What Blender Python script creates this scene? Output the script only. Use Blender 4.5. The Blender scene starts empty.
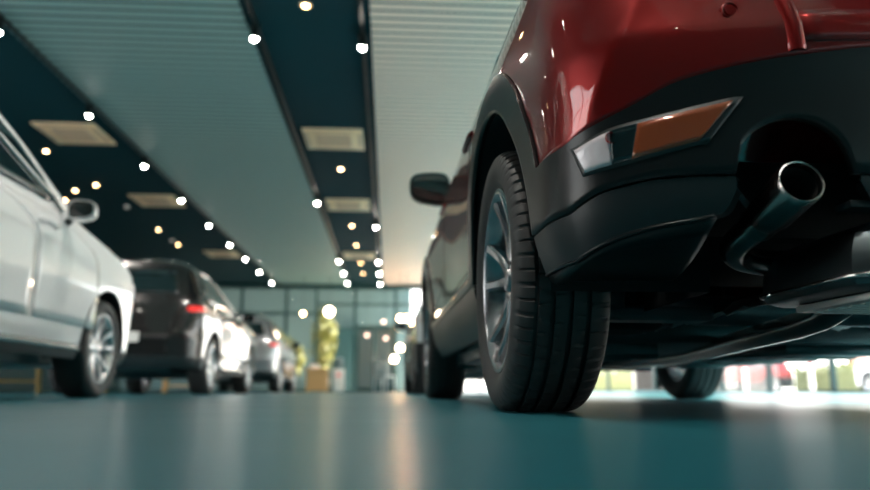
import bpy, bmesh, math, random
from mathutils import Vector, Matrix, noise
random.seed(7)
PI = math.pi
R = math.radians
scene = bpy.context.scene
COL = scene.collection

# ------------------------------------------------------------------ helpers
def link(o, parent=None):
    COL.objects.link(o)
    if parent is not None:
        o.parent = parent
    return o

def tag(o, label=None, cat=None, group=None, kind=None):
    if label: o['label'] = label
    if cat: o['category'] = cat
    if group: o['group'] = group
    if kind: o['kind'] = kind
    return o

def empty(name, loc=(0, 0, 0), rz=0.0, parent=None):
    o = bpy.data.objects.new(name, None)
    o.empty_display_size = 0.1
    o.location = loc
    o.rotation_euler = (0, 0, rz)
    return link(o, parent)

def children(o):
    return [c for c in bpy.data.objects if c.parent == o]

def copy_tree(o, parent=None):
    c = o.copy()
    COL.objects.link(c)
    c.parent = parent
    for ch in children(o):
        copy_tree(ch, c)
    return c

class MB:
    """collects geometry of one mesh"""
    def __init__(s):
        s.v = []; s.f = []; s.m = []
    def add(s, vs, fs, mi=0):
        n = len(s.v)
        s.v += [tuple(p) for p in vs]
        s.f += [tuple(i + n for i in f) for f in fs]
        s.m += [mi] * len(fs)
    def box(s, x0, x1, y0, y1, z0, z1, mi=0):
        vs = [(x, y, z) for z in (z0, z1) for y in (y0, y1) for x in (x0, x1)]
        s.add(vs, [(0, 2, 3, 1), (4, 5, 7, 6), (0, 1, 5, 4), (2, 6, 7, 3), (0, 4, 6, 2), (1, 3, 7, 5)], mi)
    def rbox(s, x0, x1, y0, y1, z0, z1, r=0.01, seg=2, mi=0):
        b = bmesh.new()
        bmesh.ops.create_cube(b, size=1.0)
        for v in b.verts:
            v.co = Vector(((x0 + x1) / 2 + v.co.x * (x1 - x0), (y0 + y1) / 2 + v.co.y * (y1 - y0), (z0 + z1) / 2 + v.co.z * (z1 - z0)))
        bmesh.ops.bevel(b, geom=list(b.edges), offset=r, segments=seg, affect='EDGES', profile=0.5)
        b.verts.index_update()
        s.add([v.co.copy() for v in b.verts], [[v.index for v in f.verts] for f in b.faces], mi)
        b.free()
    def grid(s, rows, mi=0, closed=False, flip=False):
        nc = len(rows[0]); vs = [p for r in rows for p in r]; fs = []
        for i in range(len(rows) - 1):
            for j in range(nc if closed else nc - 1):
                k = (j + 1) % nc
                q = (i * nc + j, i * nc + k, (i + 1) * nc + k, (i + 1) * nc + j)
                fs.append(q[::-1] if flip else q)
        s.add(vs, fs, mi)
    def tube(s, pts, rad, n=12, cap=True, mi=0):
        pts = [Vector(p) for p in pts]
        rads = rad if isinstance(rad, (list, tuple)) else [rad] * len(pts)
        up = Vector((0, 0, 1)); rows = []; prev = None
        for i, p in enumerate(pts):
            t = (pts[min(i + 1, len(pts) - 1)] - pts[max(i - 1, 0)]).normalized()
            if prev is None:
                a = up if abs(t.z) < 0.9 else Vector((1, 0, 0))
                x = t.cross(a).normalized()
            else:
                x = (prev - t * prev.dot(t)).normalized()
            prev = x
            y = t.cross(x)
            rows.append([p + (x * math.cos(2 * PI * k / n) + y * math.sin(2 * PI * k / n)) * rads[i] for k in range(n)])
        s.grid(rows, mi, closed=True, flip=True)
        if cap:
            s.add(rows[0], [tuple(range(n))], mi)
            s.add(rows[-1], [tuple(range(n))[::-1]], mi)
    def lathe(s, prof, axis='z', n=32, c=(0, 0, 0), mi=0):
        rows = []
        for (r, h) in prof:
            row = []
            for k in range(n):
                a = 2 * PI * k / n
                if axis == 'z': row.append((c[0] + r * math.cos(a), c[1] + r * math.sin(a), c[2] + h))
                elif axis == 'x': row.append((c[0] + h, c[1] + r * math.cos(a), c[2] + r * math.sin(a)))
                else: row.append((c[0] + r * math.sin(a), c[1] + h, c[2] + r * math.cos(a)))
            rows.append(row)
        s.grid(rows, mi, closed=True)
    def prism(s, poly, axis, a, b, mi=0):
        """polygon in the two other axes, extruded from a to b"""
        n = len(poly)
        def P(p, h):
            return {'x': (h, p[0], p[1]), 'y': (p[0], h, p[1]), 'z': (p[0], p[1], h)}[axis]
        vs = [P(p, a) for p in poly] + [P(p, b) for p in poly]
        fs = [tuple(range(n))[::-1], tuple(range(n, 2 * n))] + [(i, (i + 1) % n, n + (i + 1) % n, n + i) for i in range(n)]
        s.add(vs, fs, mi)
    def build(s, name, mat, parent=None, smooth=False, angle=None, recalc=True, solid=None, bevel=None, loc=None):
        me = bpy.data.meshes.new(name)
        me.from_pydata(s.v, [], s.f)
        me.update()
        mats = mat if isinstance(mat, (list, tuple)) else [mat]
        for m in mats: me.materials.append(m)
        if len(mats) > 1:
            me.polygons.foreach_set('material_index', s.m)
        if recalc:
            b = bmesh.new(); b.from_mesh(me)
            bmesh.ops.remove_doubles(b, verts=b.verts, dist=1e-5)
            bmesh.ops.recalc_face_normals(b, faces=b.faces)
            b.to_mesh(me); b.free()
        if smooth:
            me.polygons.foreach_set('use_smooth', [True] * len(me.polygons))
            if angle is not None:
                me.set_sharp_from_angle(angle=R(angle))
        o = bpy.data.objects.new(name, me)
        link(o, parent)
        if loc is not None: o.location = loc
        if bevel:
            md = o.modifiers.new('bevel', 'BEVEL'); md.width = bevel; md.segments = 2; md.limit_method = 'ANGLE'
        if solid:
            md = o.modifiers.new('solid', 'SOLIDIFY'); md.thickness = solid; md.offset = -1
        return o

def lerp(a, b, t): return a + (b - a) * t
def smooth(a, b, x):
    t = min(1, max(0, (x - a) / (b - a)))
    return t * t * (3 - 2 * t)

def pchip(xs, ys):
    n = len(xs)
    h = [xs[i + 1] - xs[i] for i in range(n - 1)]
    d = [(ys[i + 1] - ys[i]) / h[i] for i in range(n - 1)]
    m = [d[0]] + [0] * (n - 2) + [d[-1]]
    for i in range(1, n - 1):
        if d[i - 1] * d[i] > 0:
            w1 = 2 * h[i] + h[i - 1]; w2 = h[i] + 2 * h[i - 1]
            m[i] = (w1 + w2) / (w1 / d[i - 1] + w2 / d[i])
    def f(x):
        if x <= xs[0]: return ys[0]
        if x >= xs[-1]: return ys[-1]
        i = 0
        while x > xs[i + 1]: i += 1
        t = (x - xs[i]) / h[i]
        t2 = t * t; t3 = t2 * t
        return ((2 * t3 - 3 * t2 + 1) * ys[i] + (t3 - 2 * t2 + t) * h[i] * m[i]
                + (-2 * t3 + 3 * t2) * ys[i + 1] + (t3 - t2) * h[i] * m[i + 1])
    return f

# ------------------------------------------------------------------ materials
def mat(name, col, rough=0.5, metal=0.0, coat=0.0, coat_rough=0.03, spec=0.5, bump=None, vary=None, emit=None, estr=0.0):
    m = bpy.data.materials.new(name); m.use_nodes = True
    nt = m.node_tree; b = nt.nodes['Principled BSDF']
    b.inputs['Base Color'].default_value = (*col, 1)
    b.inputs['Roughness'].default_value = rough
    b.inputs['Metallic'].default_value = metal
    b.inputs['Coat Weight'].default_value = coat
    b.inputs['Coat Roughness'].default_value = coat_rough
    b.inputs['Specular IOR Level'].default_value = spec
    if emit:
        b.inputs['Emission Color'].default_value = (*emit, 1)
        b.inputs['Emission Strength'].default_value = estr
    if bump or vary:
        tc = nt.nodes.new('ShaderNodeTexCoord')
    if bump:
        n = nt.nodes.new('ShaderNodeTexNoise'); n.inputs['Scale'].default_value = bump[0]; n.inputs['Detail'].default_value = 3
        bp = nt.nodes.new('ShaderNodeBump'); bp.inputs['Strength'].default_value = bump[1]; bp.inputs['Distance'].default_value = bump[2] if len(bump) > 2 else 0.002
        nt.links.new(tc.outputs['Object'], n.inputs['Vector'])
        nt.links.new(n.outputs['Fac'], bp.inputs['Height'])
        nt.links.new(bp.outputs['Normal'], b.inputs['Normal'])
    if vary:
        n = nt.nodes.new('ShaderNodeTexNoise'); n.inputs['Scale'].default_value = vary[0]; n.inputs['Detail'].default_value = 4
        mx = nt.nodes.new('ShaderNodeMix'); mx.data_type = 'RGBA'
        mx.inputs['A'].default_value = (*col, 1); mx.inputs['B'].default_value = (*vary[1], 1)
        nt.links.new(tc.outputs['Object'], n.inputs['Vector'])
        nt.links.new(n.outputs['Fac'], mx.inputs['Factor'])
        nt.links.new(mx.outputs['Result'], b.inputs['Base Color'])
    return m

def glass(name, tint=(0.92, 0.93, 0.93), refl=0.09):
    m = bpy.data.materials.new(name); m.use_nodes = True
    nt = m.node_tree; nt.nodes.clear()
    o = nt.nodes.new('ShaderNodeOutputMaterial'); mx = nt.nodes.new('ShaderNodeMixShader')
    t = nt.nodes.new('ShaderNodeBsdfTransparent'); g = nt.nodes.new('ShaderNodeBsdfGlossy')
    lw = nt.nodes.new('ShaderNodeLayerWeight'); lw.inputs['Blend'].default_value = refl
    t.inputs['Color'].default_value = (*tint, 1); g.inputs['Roughness'].default_value = 0.01
    nt.links.new(lw.outputs['Fresnel'], mx.inputs['Fac'])
    nt.links.new(t.outputs[0], mx.inputs[1]); nt.links.new(g.outputs[0], mx.inputs[2])
    nt.links.new(mx.outputs[0], o.inputs['Surface'])
    return m

def floor_mat():
    m = bpy.data.materials.new('polished_tile'); m.use_nodes = True
    nt = m.node_tree; b = nt.nodes['Principled BSDF']
    tc = nt.nodes.new('ShaderNodeTexCoord')
    mp = nt.nodes.new('ShaderNodeMapping'); mp.inputs['Location'].default_value = (0.75, 0.42, 0)
    br = nt.nodes.new('ShaderNodeTexBrick'); br.offset = 0.0; br.squash = 1.0
    br.inputs['Scale'].default_value = 1.0; br.inputs['Brick Width'].default_value = 1.2; br.inputs['Row Height'].default_value = 1.2
    br.inputs['Mortar Size'].default_value = 0.0016; br.inputs['Mortar Smooth'].default_value = 0.1
    br.inputs['Color1'].default_value = (0.009, 0.112, 0.140, 1); br.inputs['Color2'].default_value = (0.010, 0.117, 0.146, 1)
    br.inputs['Mortar'].default_value = (0.006, 0.03, 0.036, 1)
    no = nt.nodes.new('ShaderNodeTexNoise'); no.inputs['Scale'].default_value = 1.6; no.inputs['Detail'].default_value = 6
    mr = nt.nodes.new('ShaderNodeMapRange'); mr.inputs['To Min'].default_value = 0.27; mr.inputs['To Max'].default_value = 0.36
    nt.links.new(tc.outputs['Object'], mp.inputs['Vector']); nt.links.new(mp.outputs[0], br.inputs['Vector'])
    nt.links.new(tc.outputs['Object'], no.inputs['Vector'])
    nt.links.new(br.outputs['Color'], b.inputs['Base Color'])
    nt.links.new(no.outputs['Fac'], mr.inputs['Value']); nt.links.new(mr.outputs[0], b.inputs['Roughness'])
    return m

M = {}
M['floor'] = floor_mat()
M['ceil_dark'] = mat('dark_teal_ceiling', (0.0012, 0.032, 0.044), 0.85, spec=0.1, vary=(0.7, (0.002, 0.040, 0.052)))
M['slat'] = mat('slatted_ceiling', (0.20, 0.38, 0.39), 0.5, vary=(0.35, (0.26, 0.40, 0.38)))  # dimmer, cooler light on the left panel put into the slat colour
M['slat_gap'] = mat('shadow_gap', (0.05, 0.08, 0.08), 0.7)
M['slat_warm'] = mat('warm_slatted_ceiling', (0.93, 0.76, 0.65), 0.5, vary=(0.35, (0.90, 0.76, 0.67)))  # same slats, with the warm bounce light put into their colour
M['wall'] = mat('teal_plaster', (0.01, 0.06, 0.07), 0.7, vary=(1.5, (0.013, 0.07, 0.08)))
M['frame'] = mat('dark_teal_window_frame', (0.01, 0.06, 0.065), 0.4, metal=0.2)
M['glass'] = glass('facade_glass')
M['cassette'] = mat('warm_white_plastic', (0.95, 0.74, 0.48), 0.5)
M['cassette_grille'] = mat('cassette_grille', (0.62, 0.47, 0.33), 0.6)
M['lamp_body'] = mat('black_lamp_metal', (0.01, 0.02, 0.022), 0.35, metal=0.6)
M['lamp_w'] = mat('white_lamp', (1, 1, 1), 0.5, emit=(1.0, 0.93, 0.82), estr=60.0)
M['lamp_dim'] = mat('dim_warm_lamp', (1, 0.8, 0.7), 0.5, emit=(1.0, 0.62, 0.48), estr=3.0)
M['lamp_o'] = mat('warm_lamp', (1, 0.9, 0.7), 0.5, emit=(1.0, 0.60, 0.28), estr=20.0)
M['red'] = mat('red_metallic_paint', (0.225, 0.003, 0.002), 0.33, metal=0.6, coat=1.0, coat_rough=0.02)
M['white_paint'] = mat('white_paint', (0.88, 0.89, 0.90), 0.25, coat=1.0, coat_rough=0.02)
M['black_paint'] = mat('black_metallic_paint', (0.022, 0.020, 0.020), 0.22, metal=0.4, coat=1.0, coat_rough=0.03)
M['silver_paint'] = mat('silver_paint', (0.45, 0.46, 0.48), 0.25, metal=0.7, coat=1.0)
M['clad'] = mat('satin_black_plastic', (0.008, 0.011, 0.012), 0.28, spec=0.34, bump=(900, 0.08, 0.0006))
M['clad_dark'] = mat('black_plastic', (0.011, 0.017, 0.019), 0.40, bump=(700, 0.1, 0.0006))
M['liner'] = mat('black_felt', (0.004, 0.005, 0.006), 0.9)
M['rubber'] = mat('tire_rubber', (0.034, 0.035, 0.036), 0.6, bump=(350, 0.12, 0.0008))
M['alloy'] = mat('grey_alloy', (0.42, 0.43, 0.45), 0.25, metal=0.9)
M['alloy_silver'] = mat('silver_alloy', (0.70, 0.71, 0.73), 0.25, metal=0.8)
M['disc'] = mat('brake_steel', (0.28, 0.26, 0.25), 0.35, metal=1.0)
M['tip'] = mat('dark_polished_steel', (0.40, 0.37, 0.35), 0.2, metal=1.0)
M['chrome'] = mat('brushed_chrome', (0.62, 0.60, 0.58), 0.16, metal=1.0)
M['pipe'] = mat('bright_exhaust_steel', (0.42, 0.41, 0.40), 0.22, metal=1.0, bump=(60, 0.04, 0.001))
M['steel'] = mat('exhaust_steel', (0.13, 0.16, 0.17), 0.33, metal=1.0, bump=(60, 0.05, 0.001))
M['soot'] = mat('sooty_steel', (0.012, 0.012, 0.012), 0.7)
M['chassis'] = mat('painted_chassis_steel', (0.075, 0.12, 0.13), 0.32, metal=0.3, bump=(40, 0.1, 0.002))
M['shield'] = mat('aluminium_heat_shield', (0.78, 0.77, 0.74), 0.42, metal=0.8, bump=(90, 0.25, 0.003))
M['car_glass'] = mat('tinted_car_glass', (0.006, 0.016, 0.018), 0.03, spec=0.6, coat=1.0, coat_rough=0.01)
M['tail_red'] = mat('red_tail_lens', (0.45, 0.01, 0.01), 0.12, coat=1.0, emit=(1.0, 0.04, 0.03), estr=0.35)
M['tail_dark'] = mat('unlit_tail_lens', (0.10, 0.05, 0.05), 0.1, coat=1.0)
M['reflector_o'] = mat('amber_brown_reflector', (0.30, 0.07, 0.025), 0.12, metal=0.2, coat=1.0)
M['reflector_c'] = mat('clear_lamp_lens', (0.66, 0.61, 0.64), 0.35, metal=0.15, coat=1.0, bump=(60, 0.4, 0.003))
M['lamp_red'] = mat('red_lamp_bulb', (0.7, 0.02, 0.02), 0.2)
M['plate'] = mat('white_plate', (0.75, 0.75, 0.73), 0.4)
M['wood'] = mat('pale_wood', (0.85, 0.50, 0.22), 0.5, vary=(6, (0.72, 0.40, 0.16)))
M['wood_olive'] = mat('olive_wood', (0.50, 0.34, 0.10), 0.55, vary=(6, (0.2, 0.14, 0.04)))
M['white'] = mat('white_lacquer', (0.85, 0.84, 0.82), 0.4)
M['pot'] = mat('grey_pot', (0.25, 0.26, 0.26), 0.6)
M['leaf'] = mat('yellow_green_leaves', (0.30, 0.29, 0.07), 0.6, vary=(5, (0.19, 0.21, 0.06)))
M['hedge'] = mat('hedge_leaves', (0.17, 0.20, 0.08), 0.7, vary=(8, (0.30, 0.30, 0.15)))
M['bark'] = mat('bark', (0.12, 0.08, 0.05), 0.9)
M['paving'] = mat('pale_paving', (0.68, 0.60, 0.52), 0.8, vary=(0.8, (0.60, 0.53, 0.46)))
M['render'] = mat('grey_render', (0.13, 0.22, 0.23), 0.8, vary=(0.6, (0.16, 0.24, 0.24)))
M['teal_board'] = mat('teal_board', (0.02, 0.075, 0.085), 0.5)
M['grey_panel'] = mat('grey_panel', (0.13, 0.19, 0.21), 0.5)
M['globe_warm'] = mat('warm_globe', (1, 0.8, 0.6), 0.5, emit=(1.0, 0.55, 0.26), estr=70.0)
M['house_pink'] = mat('pinkish_render', (0.62, 0.34, 0.28), 0.85, vary=(0.5, (0.55, 0.30, 0.25)))
M['house_cream'] = mat('cream_render', (0.60, 0.54, 0.42), 0.85, vary=(0.5, (0.52, 0.47, 0.37)))
M['shade'] = mat('lit_lamp_shade', (0.9, 0.8, 0.65), 0.7, emit=(1.0, 0.80, 0.55), estr=9.0)

# ------------------------------------------------------------------ car body
BASE_LEVELS = [  # z, half width, rear y, front y, rear corner y, front corner y
    (0.190, 0.800, -0.600, 3.36, -0.50, 3.16),
    (0.290, 0.862, -0.770, 3.47, -0.50, 3.16),
    (0.390, 0.886, -0.812, 3.53, -0.50, 3.16),
    (0.560, 0.888, -0.835, 3.55, -0.50, 3.16),
    (0.620, 0.892, -0.846, 3.55, -0.50, 3.16),
    (0.664, 0.895, -0.849, 3.55, -0.50, 3.16),
    (0.674, 0.895, -0.846, 3.55, -0.50, 3.16),
    (0.750, 0.895, -0.828, 3.53, -0.50, 3.16),
    (0.850, 0.892, -0.805, 3.47, -0.50, 3.14),
    (0.920, 0.886, -0.785, 3.32, -0.50, 3.00),
    (0.980, 0.874, -0.765, 2.95, -0.50, 2.55),
    (1.030, 0.856, -0.740, 2.35, -0.48, 1.95),
    (1.100, 0.822, -0.700, 2.15, -0.44, 1.75),
    (1.200, 0.775, -0.630, 1.85, -0.37, 1.45),
    (1.320, 0.715, -0.540, 1.52, -0.28, 1.12),
    (1.420, 0.655, -0.460, 1.22, -0.20, 0.85),
    (1.490, 0.560, -0.370, 0.97, -0.10, 0.62),
    (1.525, 0.420, -0.250, 0.75, 0.02, 0.50),
    (1.540, 0.200, -0.050, 0.50, 0.14, 0.40),
    (1.543, 0.004, 0.200, 0.30, 0.22, 0.28),
]

class Body:
    def __init__(s, levels=BASE_LEVELS, nr=3.0, nf=2.6, arch=0.45, wheel_z=0.347, wb=2.655, arch_clad=0.0,
                 zb_rear=lambda x: 0.40, zb_side=0.42, zb_front=0.45, zbot_rear=lambda x: 0.29, zbot_side=0.24, zbot_front=0.24, crease=0.0):
        zs = [l[0] for l in levels]
        s.z0, s.z1 = zs[0], zs[-1]
        s.sz = (s.z1 - 0.5) / 1.043
        s.W, s.yr, s.yf, s.yrc, s.yfc = [pchip(zs, [l[k] for l in levels]) for k in range(1, 6)]
        s.nr, s.nf, s.arch, s.wz, s.wb, s.ac = nr, nf, arch, wheel_z, wb, arch_clad
        s.zb_rear, s.zb_side, s.zb_front = zb_rear, zb_side, zb_front
        s.zbot_rear, s.zbot_side, s.zbot_front = zbot_rear, zbot_side, zbot_front
        s.crease = crease; s.flare = 0.014
        s.warp_r = s._warp(nr, 0.89, 0.33); s.warp_f = s._warp(nf, 0.89, 0.39)
    def zs(s, z):
        return z if z < 0.5 else 0.5 + (z - 0.5) * s.sz
    def _warp(s, n, w, d):
        N = 400; acc = [0.0]; pr = None; phs = []
        for i in range(N + 1):
            t = (i / N)
            ph = PI / 2 * t
            # cluster samples towards both ends where the superellipse runs fast
            ph = PI / 2 * (t ** 2 * (3 - 2 * t))
            p = (w * math.sin(ph) ** (2 / n), d * math.cos(ph) ** (2 / n) if ph < PI / 2 - 1e-9 else 0.0)
            phs.append(ph)
            if pr: acc.append(acc[-1] + math.hypot(p[0] - pr[0], p[1] - pr[1]))
            pr = p
        L = acc[-1]
        def f(u):
            if u <= 0: return 0.0
            if u >= 1: return PI / 2
            t = u * L; lo, hi = 0, N
            while hi - lo > 1:
                m = (lo + hi) // 2
                if acc[m] <= t: lo = m
                else: hi = m
            k = (t - acc[lo]) / max(1e-12, acc[hi] - acc[lo])
            return lerp(phs[lo], phs[hi], k)
        return f
    def xy(s, u, z, off=0.0):
        W = s.W(z) + off; yrc, yfc = s.yrc(z), s.yfc(z)
        if u < 1:
            ph = s.warp_r(u); D = yrc - s.yr(z) + off
            x = W * math.sin(ph) ** (2 / s.nr); y = yrc - D * (max(0.0, math.cos(ph)) ** (2 / s.nr))
            if s.crease:
                k = s.crease * math.exp(-abs(u - (0.831 - 0.50 * (z - 0.51))) / 0.045) * smooth(0.50, 0.58, z) * (1 - smooth(0.85, 1.0, z))
                x += k * 0.75; y -= k * 0.66
        elif u <= 2:
            x = W; y = lerp(yrc, yfc, u - 1)
        else:
            ph = s.warp_f(3 - u); D = s.yf(z) - yfc + off
            x = W * math.sin(ph) ** (2 / s.nf); y = yfc + D * (max(0.0, math.cos(ph)) ** (2 / s.nf))
        e = ((y - 1.35) / 2.0)
        x *= 1 - 0.018 * e * e
        fl = smooth(0.35, 0.6, z) * (1 - smooth(0.8, 1.0, z))
        x += (x / max(W, 0.05)) ** 4 * s.flare * fl * (math.exp(-(y / 0.5) ** 2) + math.exp(-((y - s.wb) / 0.5) ** 2) - 0.6 * math.exp(-((y - s.wb / 2) / 0.6) ** 2))
        return x, y
    def P(s, u, z, side=-1, off=0.0):
        x, y = s.xy(u, z, off)
        return Vector((side * x, y, z))
    def low_y(s, u):
        return s.xy(u, 0.5)
    def zbot(s, u):
        x, y = s.low_y(u)
        if u < 1: base = s.zbot_rear(x)
        elif u > 2: base = s.zbot_front
        else:
            base = s.zbot_side if 0.3 < y < s.wb - 0.3 else (s.zbot_rear(x) if y < 0.5 else s.zbot_front)
        for yc in (0.0, s.wb):
            d = abs(y - yc)
            if d < s.arch and u > 0.95 and u < 2.2: base = max(base, s.wz + math.sqrt(s.arch ** 2 - d * d))
        return base
    def zb(s, u):
        x, y = s.low_y(u)
        if u < 1: base = s.zb_rear(x)
        elif u > 2: base = s.zb_front
        elif y < 0: base = s.zb_rear(x)
        elif y > s.wb: base = s.zb_front
        else: base = s.zb_side
        Ro = s.arch + s.ac
        for yc in (0.0, s.wb):
            d = abs(y - yc)
            if d < Ro and u > 0.9 and u < 2.25: base = max(base, s.wz + math.sqrt(Ro ** 2 - d * d))
        return max(base, s.zbot(u) + 0.002)
    def columns(s, nr, ns, nf, dense=24):
        us = [i / nr for i in range(nr)]
        side = set(1 + i / ns for i in range(ns + 1))
        y0, y1 = s.yrc(0.5), s.yfc(0.5)
        for yc in (0.0, s.wb):
            for Rr in ((s.arch, s.arch + s.ac) if s.ac else (s.arch,)):
                for k in range(dense + 1):
                    y = yc + Rr * math.cos(PI * k / dense)
                    for e in ((0,) if 0 < k < dense else (-0.001, 0.001)):
                        t = (y + e - y0) / (y1 - y0)
                        if 0 < t < 1: side.add(1 + t)
        us += sorted(side)
        us += [2 + (i + 1) / nf for i in range(nf)]
        return us
    def strip(s, us, zlo, zhi, rows, off=0.0, lip=0.0, both=True):
        """rows x columns grid between two height functions, from the rear centre to the front centre and mirrored"""
        g = []
        for j in range(rows + 1):
            t = j / rows
            L = [s.P(u, lerp(zlo(u), zhi(u), t), -1, off) for u in us]
            Rr = [s.P(u, lerp(zlo(u), zhi(u), t), 1, off) for u in us]
            g.append(L[::-1] + Rr[1:] if us[0] == 0 else L[::-1])
        if lip:
            L = [s.P(u, zhi(u), -1, off - lip) for u in us]; Rr = [s.P(u, zhi(u), 1, off - lip) for u in us]
            g.append(L[::-1] + Rr[1:])
        return g
    def patch(s, u0, u1, z0, z1, nu, nz, side=-1, off=0.004, z0b=None, z1b=None, taper=None):
        g = []
        for j in range(nz + 1):
            row = []
            for i in range(nu + 1):
                a = i / nu
                lo = lerp(z0, z0b if z0b is not None else z0, a); hi = lerp(z1, z1b if z1b is not None else z1, a)
                b = j / nz
                if taper: lo, hi = taper(a, lo, hi)
                u = lerp(u0, u1, a)
                row.append(s.P(u, lerp(lo, hi, b), side, off))
            g.append(row)
        return g

def edge_round(p):
    """windows narrow towards both ends"""
    def f(a, lo, hi):
        m = (lo + hi) / 2; k = 1 - 0.0 * p
        e = min(a, 1 - a)
        k = smooth(-0.02, p, e) ** 0.4 if e < p else 1
        return lerp(m, lo, k), lerp(m, hi, k)
    return f

# ------------------------------------------------------------------ wheels
def tire_mb(Rr=0.347, hw=0.1075, rim=0.243, fine=True):
    mb = MB(); n = 480 if fine else 60
    prof = []
    prof += [(-0.082, rim - 0.004, 0), (-0.094, rim + 0.004, 0), (-0.103, rim + 0.022, 0), (-0.1085, rim + 0.045, 0), (-0.1065, Rr - 0.034, 0)]
    if fine:
        xs = [-0.100, -0.094, -0.086, -0.074, -0.061, -0.0565, -0.0555, -0.0465, -0.0455, -0.035, -0.024, -0.0165, -0.0155, -0.0065, -0.0055, 0.004, 0.014, 0.0225, 0.0235, 0.0325, 0.0335, 0.043, 0.052, 0.0575, 0.0585, 0.0665, 0.0675, 0.078, 0.088, 0.095, 0.100]
        gro = [(-0.0560, -0.0460), (-0.0160, -0.0060), (0.0230, 0.0330), (0.0580, 0.0670)]
        for x in xs:
            g = any(a < x < b for a, b in gro)
            r = Rr - 0.9 * x * x - (max(0, abs(x) - 0.078) / 0.022) ** 2 * 0.010
            kind = 1
            if g: r -= 0.0105; kind = 0
            prof.append((x, r, kind))
    else:
        for x in (-0.1, -0.08, -0.04, 0, 0.04, 0.08, 0.1):
            prof.append((x, Rr - 0.9 * x * x - (max(0, abs(x) - 0.078) / 0.022) ** 2 * 0.010, 0))
    prof += [(0.1065, Rr - 0.034, 0), (0.1085, rim + 0.045, 0), (0.103, rim + 0.022, 0), (0.094, rim + 0.004, 0), (0.082, rim - 0.004, 0)]
    rows = []
    NP = 64
    for (x, r, k) in prof:
        row = []
        for i in range(n):
            a = 2 * PI * i / n; rr = r
            if fine and k:
                if abs(x) > 0.0660:      # shoulder blocks: a wide lateral slot per pitch
                    ph = (a * NP / (2 * PI) + (0.3 if x > 0 else 0)) % 1
                    if ph < 0.2: rr -= 0.0050
                elif abs(abs(x) - 0.052) < 0.006 or -0.0455 <= x <= -0.030 or 0.0335 <= x <= 0.046 or 0.010 <= x <= 0.0225:
                    ph = (a * NP / (2 * PI) + 9.0 * x + 0.5) % 1
                    if ph < 0.085: rr -= 0.0055
            row.append((x * 1.045, rr * math.sin(a), max(-0.3415, rr * math.cos(a))))   # flat where it stands
        rows.append(row)
    mb.grid(rows, closed=True)
    return mb

def make_wheel(name, parent, loc, side, fine=True, alloy='alloy', pairs=5, twin=0.17, steer=0.0):
    """wheel part: outward is +x, turned round for the left side"""
    w = empty(name, loc, (PI if side < 0 else 0.0) + steer, parent)
    tire_mb(fine=fine).build('tire', M['rubber'], w, smooth=True, angle=38)
    rim = 0.243; n = 72 if fine else 36
    b = MB()
    b.lathe([(rim - 0.012, -0.082), (rim, -0.088), (rim, -0.082), (rim - 0.022, -0.06), (rim - 0.03, 0.0), (rim - 0.026, 0.055), (rim - 0.012, 0.074), (rim - 0.002, 0.086), (rim + 0.003, 0.094), (rim + 0.001, 0.100), (rim - 0.008, 0.101), (rim - 0.014, 0.096), (rim - 0.022, 0.078), (rim - 0.034, 0.05), (rim - 0.04, 0.0), (rim - 0.03, -0.08), (rim - 0.012, -0.082)], 'x', n)
    b.build('rim', M[alloy], w, smooth=True, angle=40)
    h = MB()
    h.lathe([(0.0, 0.076), (0.024, 0.076), (0.031, 0.073), (0.034, 0.066), (0.060, 0.062), (0.068, 0.055), (0.070, 0.02), (0.070, -0.02), (0.0, -0.02)], 'x', 36)
    for k in range(5):
        a = 2 * PI * k / 5 + 0.3
        h.lathe([(0.0, 0.066), (0.008, 0.066), (0.009, 0.05), (0.009, 0.03)], 'x', 8, (0, 0.050 * math.sin(a), 0.050 * math.cos(a)))
    h.build('hub_cap', M[alloy], w, smooth=True, angle=35)
    first = None
    for k in range(pairs):
        for sgn in (-1, 1):
            a0 = 2 * PI * k / pairs
            if first is None:
                sp = MB(); rows = []
                N = 10
                for i in range(N + 1):
                    t = i / N
                    r = lerp(0.052, rim - 0.014, t)
                    wd = lerp(0.017, 0.0115, t) + 0.004 * (1 - t) ** 4 + 0.006 * smooth(0.85, 1, t)
                    xo = lerp(0.066, 0.096, t) - 0.010 * math.sin(PI * t)
                    xi = xo - lerp(0.034, 0.024, t)
                    rows.append([(xi, -wd, r), (xo - 0.007, -wd, r), (xo, -wd * 0.62, r), (xo, wd * 0.62, r), (xo - 0.007, wd, r), (xi, wd, r)])
                sp.grid(rows, closed=True)
                first = sp
            o = MB()
            ang = a0 + sgn * twin
            ca, sa = math.cos(ang), math.sin(ang)
            lean = -sgn * 0.020
            vs = []
            for (x, y, z) in first.v:
                yy = y + lean * (z - 0.05) / 0.19
                vs.append((x, yy * ca - z * sa, yy * sa + z * ca))
            o.v = vs; o.f = list(first.f); o.m = list(first.m)
            o.build('spoke', M[alloy], w, smooth=True, angle=35)
    if fine:
        d = MB()
        d.lathe([(0.06, -0.02), (0.155, -0.02), (0.156, -0.024), (0.156, -0.042), (0.155, -0.046), (0.06, -0.046), (0.06, -0.02)], 'x', 64)
        d.build('brake_disc', M['disc'], w, smooth=True, angle=30)
        c = MB()
        c.prism([(0.155 * math.cos(R(a)) * s_, 0.155 * math.sin(R(a)) * s_) for s_, aa in ((0.62, (130, 145, 160, 175, 190)), (1.08, (190, 175, 160, 145, 130))) for a in aa], 'x', -0.066, -0.002)
        c.build('brake_caliper', M['chassis'], w, bevel=0.006)
    return w

def door_like(bd, u0, u1, z0, z1, side, off=0.0035):
    return bd.patch(u0, u1, z0, z1, 24, 12, side, off)

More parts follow.
